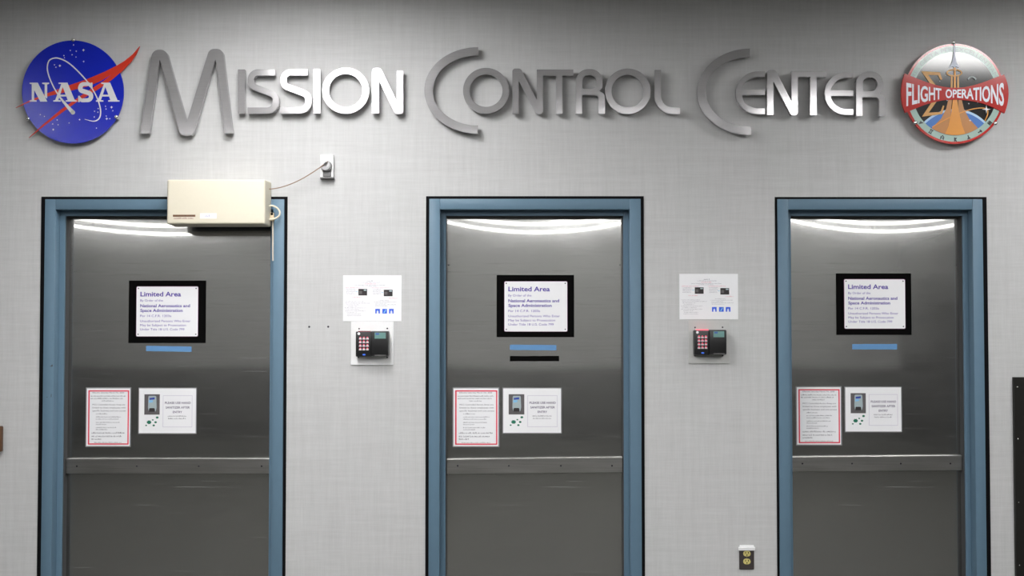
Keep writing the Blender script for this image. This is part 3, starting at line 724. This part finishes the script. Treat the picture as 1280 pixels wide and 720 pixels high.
M_PIC = mat('picture_backdrop_print', srgb(92, 88, 90), 0.5, vary=.12); M_DISP = mat('dispenser_print', srgb(165, 180, 185), 0.5); M_PBLUE = mat('blue_label_print', srgb(40, 70, 170), 0.5); M_GREEN = mat('green_print', srgb(18, 110, 85), 0.5)
M_LINE = mat('pale_line_print', srgb(205, 200, 215), 0.5); M_PDARK = mat('dark_print', srgb(40, 34, 36), 0.5); M_LBLUE = mat('light_blue_print', srgb(130, 190, 225), 0.5)
def sanitizer_notice(px, which):
    y = SHAL - .0022; q = rect(*px, y)
    o = empty('sanitizer_notice', ((q[0] + q[2]) / 2, SHAL, q[1]), 'wide white hand sanitizer notice with a small picture on the %s door' % which, 'notice', 'hand sanitizer notices on the doors')
    sleeve(o, q, SHAL - .001, .004)
    sh = part('sheet', MB().box(q[0], y, q[1], q[2], SHAL - .0008, q[3]), M_PAPER, o)
    pw, ph = q[2] - q[0], q[3] - q[1]
    X = lambda u: q[0] + pw * (u - 597) / 538
    Z = lambda v: q[3] - ph * (v - 80) / 423
    P = lambda pts: [(X(a), Z(b)) for a, b in pts]
    pic = part('picture_print', MB().poly(P([(647, 135), (793, 135), (793, 328), (647, 328)]), y - .0004), M_PIC, sh)
    d = MB().poly(P(rounded([(685, 150, 12), (760, 150, 12), (764, 260, 8), (756, 298, 10), (690, 298, 10), (682, 260, 8)])), y - .0008); part('dispenser_picture', d, M_DISP, sh)
    part('dispenser_picture', MB().poly(P([(695, 170), (745, 164), (745, 184), (695, 188)]), y - .0012), M_PBLUE, sh)
    part('dispenser_picture', MB().poly(P([(690, 192), (730, 190), (728, 210), (692, 216)]), y - .0012), M_LBLUE, sh)
    part('dispenser_picture', MB().poly(P(rounded([(694, 266, 10), (746, 266, 10), (750, 300, 6), (690, 300, 6)])), y - .0012), M_PDARK, sh)
    g = MB()
    for x, v, r in ((770, 355, 14), (728, 378, 9), (693, 400, 23), (755, 400, 13), (666, 430, 9), (738, 430, 12)):
        g.poly(P([(x + r * (1.1 if j % 2 else .8) * math.cos(j * math.pi / 8), v + r * .8 * (1.1 if j % 2 else .8) * math.sin(j * math.pi / 8)) for j in range(16)]), y - .0004)
    tag(part('germ_print', g, M_GREEN, sh), kind='stuff')
    part('box_outline_print', MB().poly(P([(823, 146), (1102, 146), (1102, 447), (823, 447)]), y - .0003, None, [P([(827, 150), (1098, 150), (1098, 443), (827, 443)])]), M_LINE, sh)
    for st, x0, x1, z, h, bd, mm in (('PLEASE USE HAND', 842, 1086, 226, 21, .012, None), ('SANITIZER AFTER', 850, 1078, 270, 21, .012, None), ('ENTRY', 918, 1006, 313, 21, .012, None), ('', 870, 1052, 347, 12, 0, M_GREYINK), ('', 875, 1048, 370, 12, 0, M_GREYINK)):
        if not st:
            part('text_line', marks(MB(), X(x0), X(x1), Z(z), ph * h / 423, y - .0005), mm, sh); continue
        part('text_line', text(MB(), st, X(x0), X(x1), Z(z), ph * h / 423, y - .0005, bd), mm or mat('dark_purple_ink', srgb(78, 58, 104), .5), sh)
sanitizer_notice((173.8, 485.6, 244.7, 541.4), 'left'); sanitizer_notice((629.1, 485.6, 701.2, 541), 'middle'); sanitizer_notice((1056.9, 484.3, 1126.5, 539.3), 'right')

# ------------------------------------------------------------------ card readers and their instruction sheets
def instruction_sheet(px, which):
    y = -.0025; q = rect(*px, y)
    o = empty('instruction_sheet', ((q[0] + q[2]) / 2, 0, q[1]), 'white instruction sheet above the card reader %s' % which, 'paper', 'instruction sheets above the card readers')
    sh = part('sheet', MB().box(q[0], y, q[1], q[2], 0, q[3]), M_PAPER, o)
    pw, ph = q[2] - q[0], q[3] - q[1]
    X = lambda u: q[0] + pw * (u - 45) / 877
    Z = lambda v: q[3] - ph * (v - 48) / 690
    R = lambda a, b, c, d: [(X(a), Z(b)), (X(c), Z(b)), (X(c), Z(d)), (X(a), Z(d))]
    yp = y - .0004
    t = MB(); tr = MB(); c = lambda h: ph * h / 690
    for m, x0, x1, z, h in ((t, 410, 500, 140, 18), (t, 315, 600, 160, 13), (tr, 372, 540, 181, 16), (t, 222, 690, 200, 13), (t, 335, 570, 218, 12), (tr, 80, 340, 240, 12), (tr, 475, 745, 240, 12), (tr, 180, 320, 384, 13), (tr, 735, 860, 396, 13)):
        marks(m, X(x0), X(x1), Z(z), c(h), yp)
    for x in (95, 490):
        for k in range(5): marks(t, X(x), X(x + (135, 140, 138, 120, 130)[k]), Z(262 + 18 * k), c(11), yp)
    for k, (x0, x1) in enumerate(((70, 350), (85, 465), (90, 290), (110, 270), (70, 400), (85, 300), (70, 395), (100, 255), (110, 330), (105, 325))):
        marks(t, X(x0), X(x1), Z(447 + 23.5 * k), c(11), yp)
    for k, (x0, x1) in enumerate(((580, 735), (510, 850), (525, 700), (525, 850), (530, 720))):
        marks(t, X(x0), X(x1), Z(430 + 21 * k), c(11), yp)
    tag(part('text_print', t, mat('pale_grey_ink', srgb(165, 160, 172), .6), sh), kind='stuff'); tag(part('red_text_print', tr, mat('pale_red_ink', srgb(228, 140, 158), .6), sh), kind='stuff')
    for a, b in ((275, 252), (657, 264)):
        pr = part('reader_picture', MB().poly(R(a, b, a + 132, b + 98), yp), M_PDARK, sh)
        part('reader_picture', MB().poly(R(a + 82, b + 8, a + 122, b + 28), yp - .0004), M_DISP, sh)
        part('reader_picture', MB().poly(R(a + 12, b + 30, a + 55, b + 75), yp - .0004), M_PIC, sh)
        part('arrow_print', MB().poly(R(a - 38, b + 40, a - 8, b + 46), yp), M_LBLUE, sh)
    for a in (530, 636, 736):
        part('icon_print', MB().poly(R(a, 552, a + 70, 622), yp), mat('icon_blue', srgb(45, 95, 225), .5), sh)
        if a == 636: part('icon_print', MB().poly([(X(a + 14), Z(612)), (X(a + 36), Z(612)), (X(a + 60), Z(562)), (X(a + 46), Z(562))], yp - .0004), M_LBLUE, sh)
        else: part('icon_print', MB().poly([(X(a + 20), Z(622)), (X(a + 22), Z(590)), (X(a + 35), Z(572)), (X(a + 48), Z(590)), (X(a + 50), Z(622))], yp - .0004), mat('icon_white', (.75, .8, .9, 1), .5), sh)
instruction_sheet((428.8, 344.2, 501.8, 401.6), 'left of the middle door'); instruction_sheet((849.3, 342.3, 922.6, 399.2), 'right of the middle door')

def card_reader(plate, body, which, backing, lit):
    yp = -.006; yb = -.048
    p = rect(*plate, yp)
    b = rect(*body, yb)
    o = empty('card_reader', ((p[0] + p[2]) / 2, 0, p[1]), 'black keypad card reader on a %s backplate %s' % (backing, which), 'card reader', 'keypad card readers between the doors')
    part('backplate', MB().box(p[0], yp, p[1], p[2], 0, p[3], bev=.001), M_WHITE if backing == 'white' else mat('greyish_beige_plastic', (.54, .54, .53, 1), .35), o)
    bw, bh = b[2] - b[0], b[3] - b[1]
    X = lambda u: b[0] + bw * (u - 115) / 493
    Z = lambda v: b[3] - bh * (v - 165) / 385
    xm = X(352)
    bd = part('housing', MB().box(b[0], yb, b[1], xm, yp, b[3] - .002, bev=.004), M_KBLACK, o, smooth=True)
    hd = part('reader_head', MB().box(xm - .003, yb - .008, b[1] + .002, b[2], yp, b[3], bev=.005), M_KBLACK, o, smooth=True)
    kc = mat('pinkish_backlit_key', (.72, .66, .68, 1), .4); kr = mat('red_key_glow', srgb(235, 70, 100), .4, emit=srgb(255, 50, 90), es=0.3 if lit else .12)
    for r in range(4):
        for c in range(3):
            cx, cz = X(185 + 53.5 * c), Z(272 + 54 * r); k = .0062
            ky = part('key', MB().poly([(cx - k, cz - k), (cx + k, cz - k), (cx + k * .95, cz - k * .1), (cx + k * .35, cz + k), (cx - k * .35, cz + k), (cx - k * .95, cz - k * .1)], yb - .003, yb + .001), kc, bd)
            part('key_glow', MB().poly([(cx - k * .8, cz + k * (-.05 if lit else .35)), (cx + k * .8, cz + k * (-.05 if lit else .35)), (cx + k * .3, cz + k * 1.05), (cx - k * .3, cz + k * 1.05)], yb - .0034, yb - .0028), kr, ky)
    part('round_badge', MB().disc(X(162), Z(205), .0062, yb - .001, yb + .001), M_PAPER, bd)
    part('status_lamp', MB().disc(X(242), Z(518), .0075, yb - .0015, yb + .001, rz=.0035), mat('blue_lamp', srgb(60, 100, 200), .3, emit=srgb(80, 130, 255), es=.4), bd)
    part('light_bar', MB().box(X(150), yb + .001, b[3] - .006, X(335), yp - .006, b[3] + (.002 if lit else .0008), bev=.0008), (mat('red_light_bar', srgb(250, 120, 140), .3, emit=srgb(255, 90, 110), es=.5) if lit else mat('unlit_light_bar', srgb(120, 40, 55), .35)), bd)
    ld = part('display', MB().box(X(403), yb - .0092, Z(278), X(570), yb - .006, Z(188)), M_LCD, hd)
    part('display_patch', MB().box(X(418), yb - .0096, Z(222), X(470), yb - .0090, Z(195)), mat('lcd_dark_blue', srgb(70, 100, 165), .3), ld)  # dark blue patch on the display
    part('slot_lip', MB().box(X(405), yb - .0095, Z(540), X(575), yb - .004, Z(522), bev=.001), mat('dark_grey_plastic', (.09, .09, .09, 1), .4), hd)
    for u, v in ((148, 131), (575, 127), (140, 562), (575, 562)):
        part('screw', MB().dome(X(u), Z(v), .0042, yp + .0005, .003, n=12), M_SCREW, o)
card_reader((438.6, 402.2, 491.8, 456.3), (444.6, 413.8, 485.6, 445.9), 'left of the middle door', 'white', False)
card_reader((860.6, 400.8, 911.8, 454.4), (868, 412.2, 908, 443.8), 'right of the middle door', 'grey', True)

# ------------------------------------------------------------------ cream box above the left door, its cord and socket
def cream_box():
    yf, yb = -.130, -.0125
    q = rect(208.6, 224.4, 331.2, 280.0, yf)
    o = empty('electrical_box', ((q[0] + q[2]) / 2, 0, q[1]), 'cream plastic box mounted over the top of the left door frame', 'box')
    # cover with rounded edges tapering to the back
    bm = bmesh.new()
    e = .004
    v = [bm.verts.new(c) for c in ((q[0], yf, q[1]), (q[2], yf, q[1]), (q[2], yf, q[3]), (q[0], yf, q[3]), (q[0] - e, yb, q[1] - e), (q[2] + e, yb, q[1] - e), (q[2] + e, yb, q[3] + e), (q[0] - e, yb, q[3] + e))]
    for f in ((0, 1, 2, 3), (4, 7, 6, 5), (0, 4, 5, 1), (1, 5, 6, 2), (2, 6, 7, 3), (3, 7, 4, 0)): bm.faces.new([v[i] for i in f])
    ed = [x for x in bm.edges if not all(abs(p.co.y - yb) < 1e-6 for p in x.verts)]
    bmesh.ops.bevel(bm, geom=ed, offset=.011, segments=4, profile=.6, affect='EDGES')
    bmesh.ops.recalc_face_normals(bm, faces=bm.faces[:]); bm.verts.index_update()
    mb = MB().add([p.co[:] for p in bm.verts], [[p.index for p in f.verts] for f in bm.faces]); bm.free()
    cv = part('cover', mb, M_CREAM, o, smooth=True)
    X = lambda u: W(200 + u / 8.47, 250, yf)[0]; Z = lambda v: W(270, 215 + v / 8.47, yf)[1]
    nm = part('maker_badge', MB().box(X(138), yf - .0006, Z(474), X(376), yf + .001, Z(452)), mat('brown_badge', srgb(120, 85, 60), .4), cv)
    part('badge_lettering', marks(MB(), X(146), X(366), Z(470), Z(457) - Z(470), yf - .001), M_PDARK, nm)
    part('lettering', marks(MB(), X(150), X(366), Z(497), Z(480) - Z(497), yf - .0004), mat('red_brown_print', srgb(130, 70, 55), .5), cv)
    st = part('sticker', MB().box(X(425), yf - .0005, Z(493), X(600), yf + .001, Z(437)), M_PAPER, cv)
    part('sticker_print', marks(MB(), X(475), X(540), Z(474), Z(452) - Z(474), yf - .0009), mat('pale_violet_print', srgb(175, 170, 200), .5), st)
    part('mounting_plate', MB().box(q[0] + .02, yb - .001, q[1] + .005, q[2] - .004, -.012, q[3] - .01), M_GASKET, o)
    # looped lead and bracket on the right side
    yl = -.045
    pts = [W(a, b, yl) for a, b in catmull([(336, 257.5), (341, 257.3), (346.5, 260), (349.8, 265), (348.5, 270), (344, 273.2), (338.5, 274.2), (335.5, 274)], 6)]
    part('lead_loop', MB().tube([(x, yl, z) for x, z in pts], .0042), M_CREAM, o, smooth=True)
    a = rect(337.6, 266, 342.4, 276, -.03); br = part('lead_bracket', MB().box(a[0], -.034, a[1], a[2], -.012, a[3], bev=.002), mat('tan_plastic', srgb(205, 188, 160), .5), o)
    part('bracket_hole', MB().disc((a[0] + a[2]) / 2, a[3] - .006, .006, -.0346, -.033), M_BLACK, br)
    x0, z0 = W(341, 275, -.018); x1, z1 = W(341, 326, -.018)
    part('conduit', MB().tube([(x0, -.0165, z0), (x1, -.0165, z1)], .0042), mat('pale_conduit', srgb(200, 190, 178), .5), o, smooth=True)
cream_box()

def socket_and_cord():
    yf = -.030
    q = rect(400.4, 193.2, 416.4, 221.6, yf)
    o = empty('wall_socket', ((q[0] + q[2]) / 2, 0, q[1]), 'white wall socket above the left door frame with the plug in it', 'socket')
    part('socket_box', MB().box(q[0], yf, q[1], q[2], 0, q[3], bev=.002), M_WHITE, o)
    rc = part('receptacle', MB().box(q[0] + .013, yf - .006, q[1] + .002, q[2] - .009, yf + .001, q[1] + .066, bev=.003), mat('grey_plastic_and_shade', (.14, .14, .14, 1), .5), o)
    for dx in (.004, -.012): part('slot_mark', MB().box((q[0] + q[2]) / 2 + dx, yf - .0006, q[3] - .017, (q[0] + q[2]) / 2 + dx + .008, yf + .001, q[3] - .012), mat('light_grey_plastic', (.5, .5, .5, 1), .5), o)
    part('underside_shade', MB().box(q[0] - .001, yf - .004, q[1] - .005, q[2] + .002, 0, q[1]), mat('grey_plastic_and_shade', (.14, .14, .14, 1), .5), o)  # dark grey strip standing in for the shaded underside of the socket
    # plug + cord
    yp = -.055
    cx, cz = W(406.3, 206.2, yp)
    k = empty('plugged_cable', (cx, 0, cz), 'thin brown cord with a round white plug running to the cream box', 'cord')
    m = MB()
    m.disc(cx, cz, .0235, yp, yf - .0055, n=28)
    pg = part('plug', m, mat('grey_white_plastic', (.62, .62, .64, 1), .4), k, smooth=True)
    part('plug_face', MB().dome(cx, cz, .0225, yp + .0005, .006, n=24), mat('grey_white_plastic', (.62, .62, .64, 1), .4), pg, smooth=True)
    part('plug_shade', MB().disc(cx + .006, cz - .003, .0245, yp + .006, yf - .0057, n=28), mat('grey_plastic_and_shade', (.14, .14, .14, 1), .5), pg, smooth=True)  # offset dark disc painted as the shade at the plug's lower right
    hx, hz = W(409.4, 202.6, yp)
    part('cord_grip', MB().tube([(hx, yp - .001, hz), (hx - .004, yp - .012, hz - .003), (hx - .014, yp - .014, hz - .012)], .0045), mat('dark_grey_plastic', (.09, .09, .09, 1), .4), pg, smooth=True)
    pp = catmull([(409.4, 202.6), (404, 206.4), (399, 210), (390, 216), (378, 223.2), (366, 229), (354, 233.3), (344, 235.6), (336.5, 236.3)], 6)
    pts = []
    for i, (a, b) in enumerate(pp):
        t = i / (len(pp) - 1); y = (yp - .012) * (1 - t) ** 2 + 2 * t * (1 - t) * -.05 + t * t * -.055
        x, z = W(a, b, y); pts.append((x, y, z))
    part('cord', MB().tube(pts, .0024, 8), mat('brown_cord', srgb(140, 116, 96), .5), k, smooth=True)
socket_and_cord()

def low_outlet():
    y = -.006
    q = rect(924.2, 688, 942.7, 711.8, y)
    o = empty('power_outlet', ((q[0] + q[2]) / 2, 0, q[1]), 'brown duplex power outlet low on the wall left of the right door', 'outlet')
    pl = part('cover_plate', MB().box(q[0], y, q[1], q[2], 0, q[3], bev=.002), mat('dark_brown_plate', srgb(62, 55, 55), .4), o)
    iv = mat('ivory_receptacle', srgb(205, 192, 120), .4)
    for py in (692.2, 702):
        cx, cz = W(933.6, py, y); r = .0172
        ou = rounded([(cx - r, cz - .012, .012), (cx + r, cz - .012, .012), (cx + r, cz + .0135, .012), (cx - r, cz + .0135, .012)], seg=5)
        rc = part('receptacle', MB().poly(ou, y - .002, y + .001), iv, pl)
        for dx in (-.0065, .0065): part('slot', MB().box(cx + dx - .0016, y - .0026, cz + .001, cx + dx + .0016, y - .001, cz + .009), M_BLACK, rc)
        part('slot', MB().disc(cx, cz - .006, .003, y - .0026, y - .001, n=10), M_BLACK, rc)
    cx, cz = W(933.6, 697, y); part('screw', MB().dome(cx, cz, .0028, y + .0003, .002, n=10), M_CHROME, pl)
    t = rect(923.2, 684.2, 943.8, 688.2, -.010); u = rect(924.8, 681.8, 942.4, 684.2, -.007)
    c = part('white_cap', MB().box(t[0], -.012, t[1], t[2], 0, t[3], bev=.001), M_WHITE, o)
    part('cap_top', MB().box(u[0], -.007, u[1], u[2], 0, u[3], bev=.001), M_WHITE, c)
low_outlet()

# ------------------------------------------------------------------ dark panel at the right edge, rail end at the left, wall screws
def side_panel():
    y = -.022
    x0, zt = W(1267.6, 471.5, y); x1 = x0 + .62
    o = empty('dark_panel', ((x0 + x1) / 2, 0, 0), 'dark metal panel with small screws at the right edge', 'panel')
    part('panel_face', MB().box(x0, y, .0, x1, -.0005, zt, bev=.002), mat('near_black_metal', (.011, .0105, .009, 1), .5, spec=.3), o)
    for py in (483.8, 549, 628, 706.7):
        z = W(1272, py, y)[1]
        for x in (x0 + .015, x1 - .015):
            part('screw', MB().dome(x, z, .0035, y + .0005, .002, n=10), M_CHROME, o)
side_panel()
def rail_end():
    y = -.05
    x1, z1 = W(1.4, 533, y); z0 = W(1.4, 565, y)[1]
    o = empty('wooden_rail', (x1 - .45, 0, z0), 'brown wooden rail end at the left edge of the wall', 'rail')
    m = mat('brown_wood', srgb(88, 58, 34), .5, vary=.2, vscale=30)
    part('rail_board', MB().box(x1 - .9, y, z0, x1, -.022, z1, bev=.005), m, o, smooth=True)
    for dx in (.15, .7):
        part('wall_bracket', MB().box(x1 - dx - .02, -.0225, z0 + .03, x1 - dx + .02, 0, z1 - .03), M_SCREW, o)
rail_end()
for px, py, lab in ((386.5, 408.5, 'small dark screw in the wall, nearer the left door frame'), (410.3, 408.4, 'small dark screw in the wall, nearer the left card reader')):
    x, z = W(px, py)
    s = part('wall_screw', MB().dome(x, z, .0052, .0005, .003, n=12), M_SCREW, loc=(x, 0, z))
    tag(s, lab, 'screw', 'bare screws in the wall')
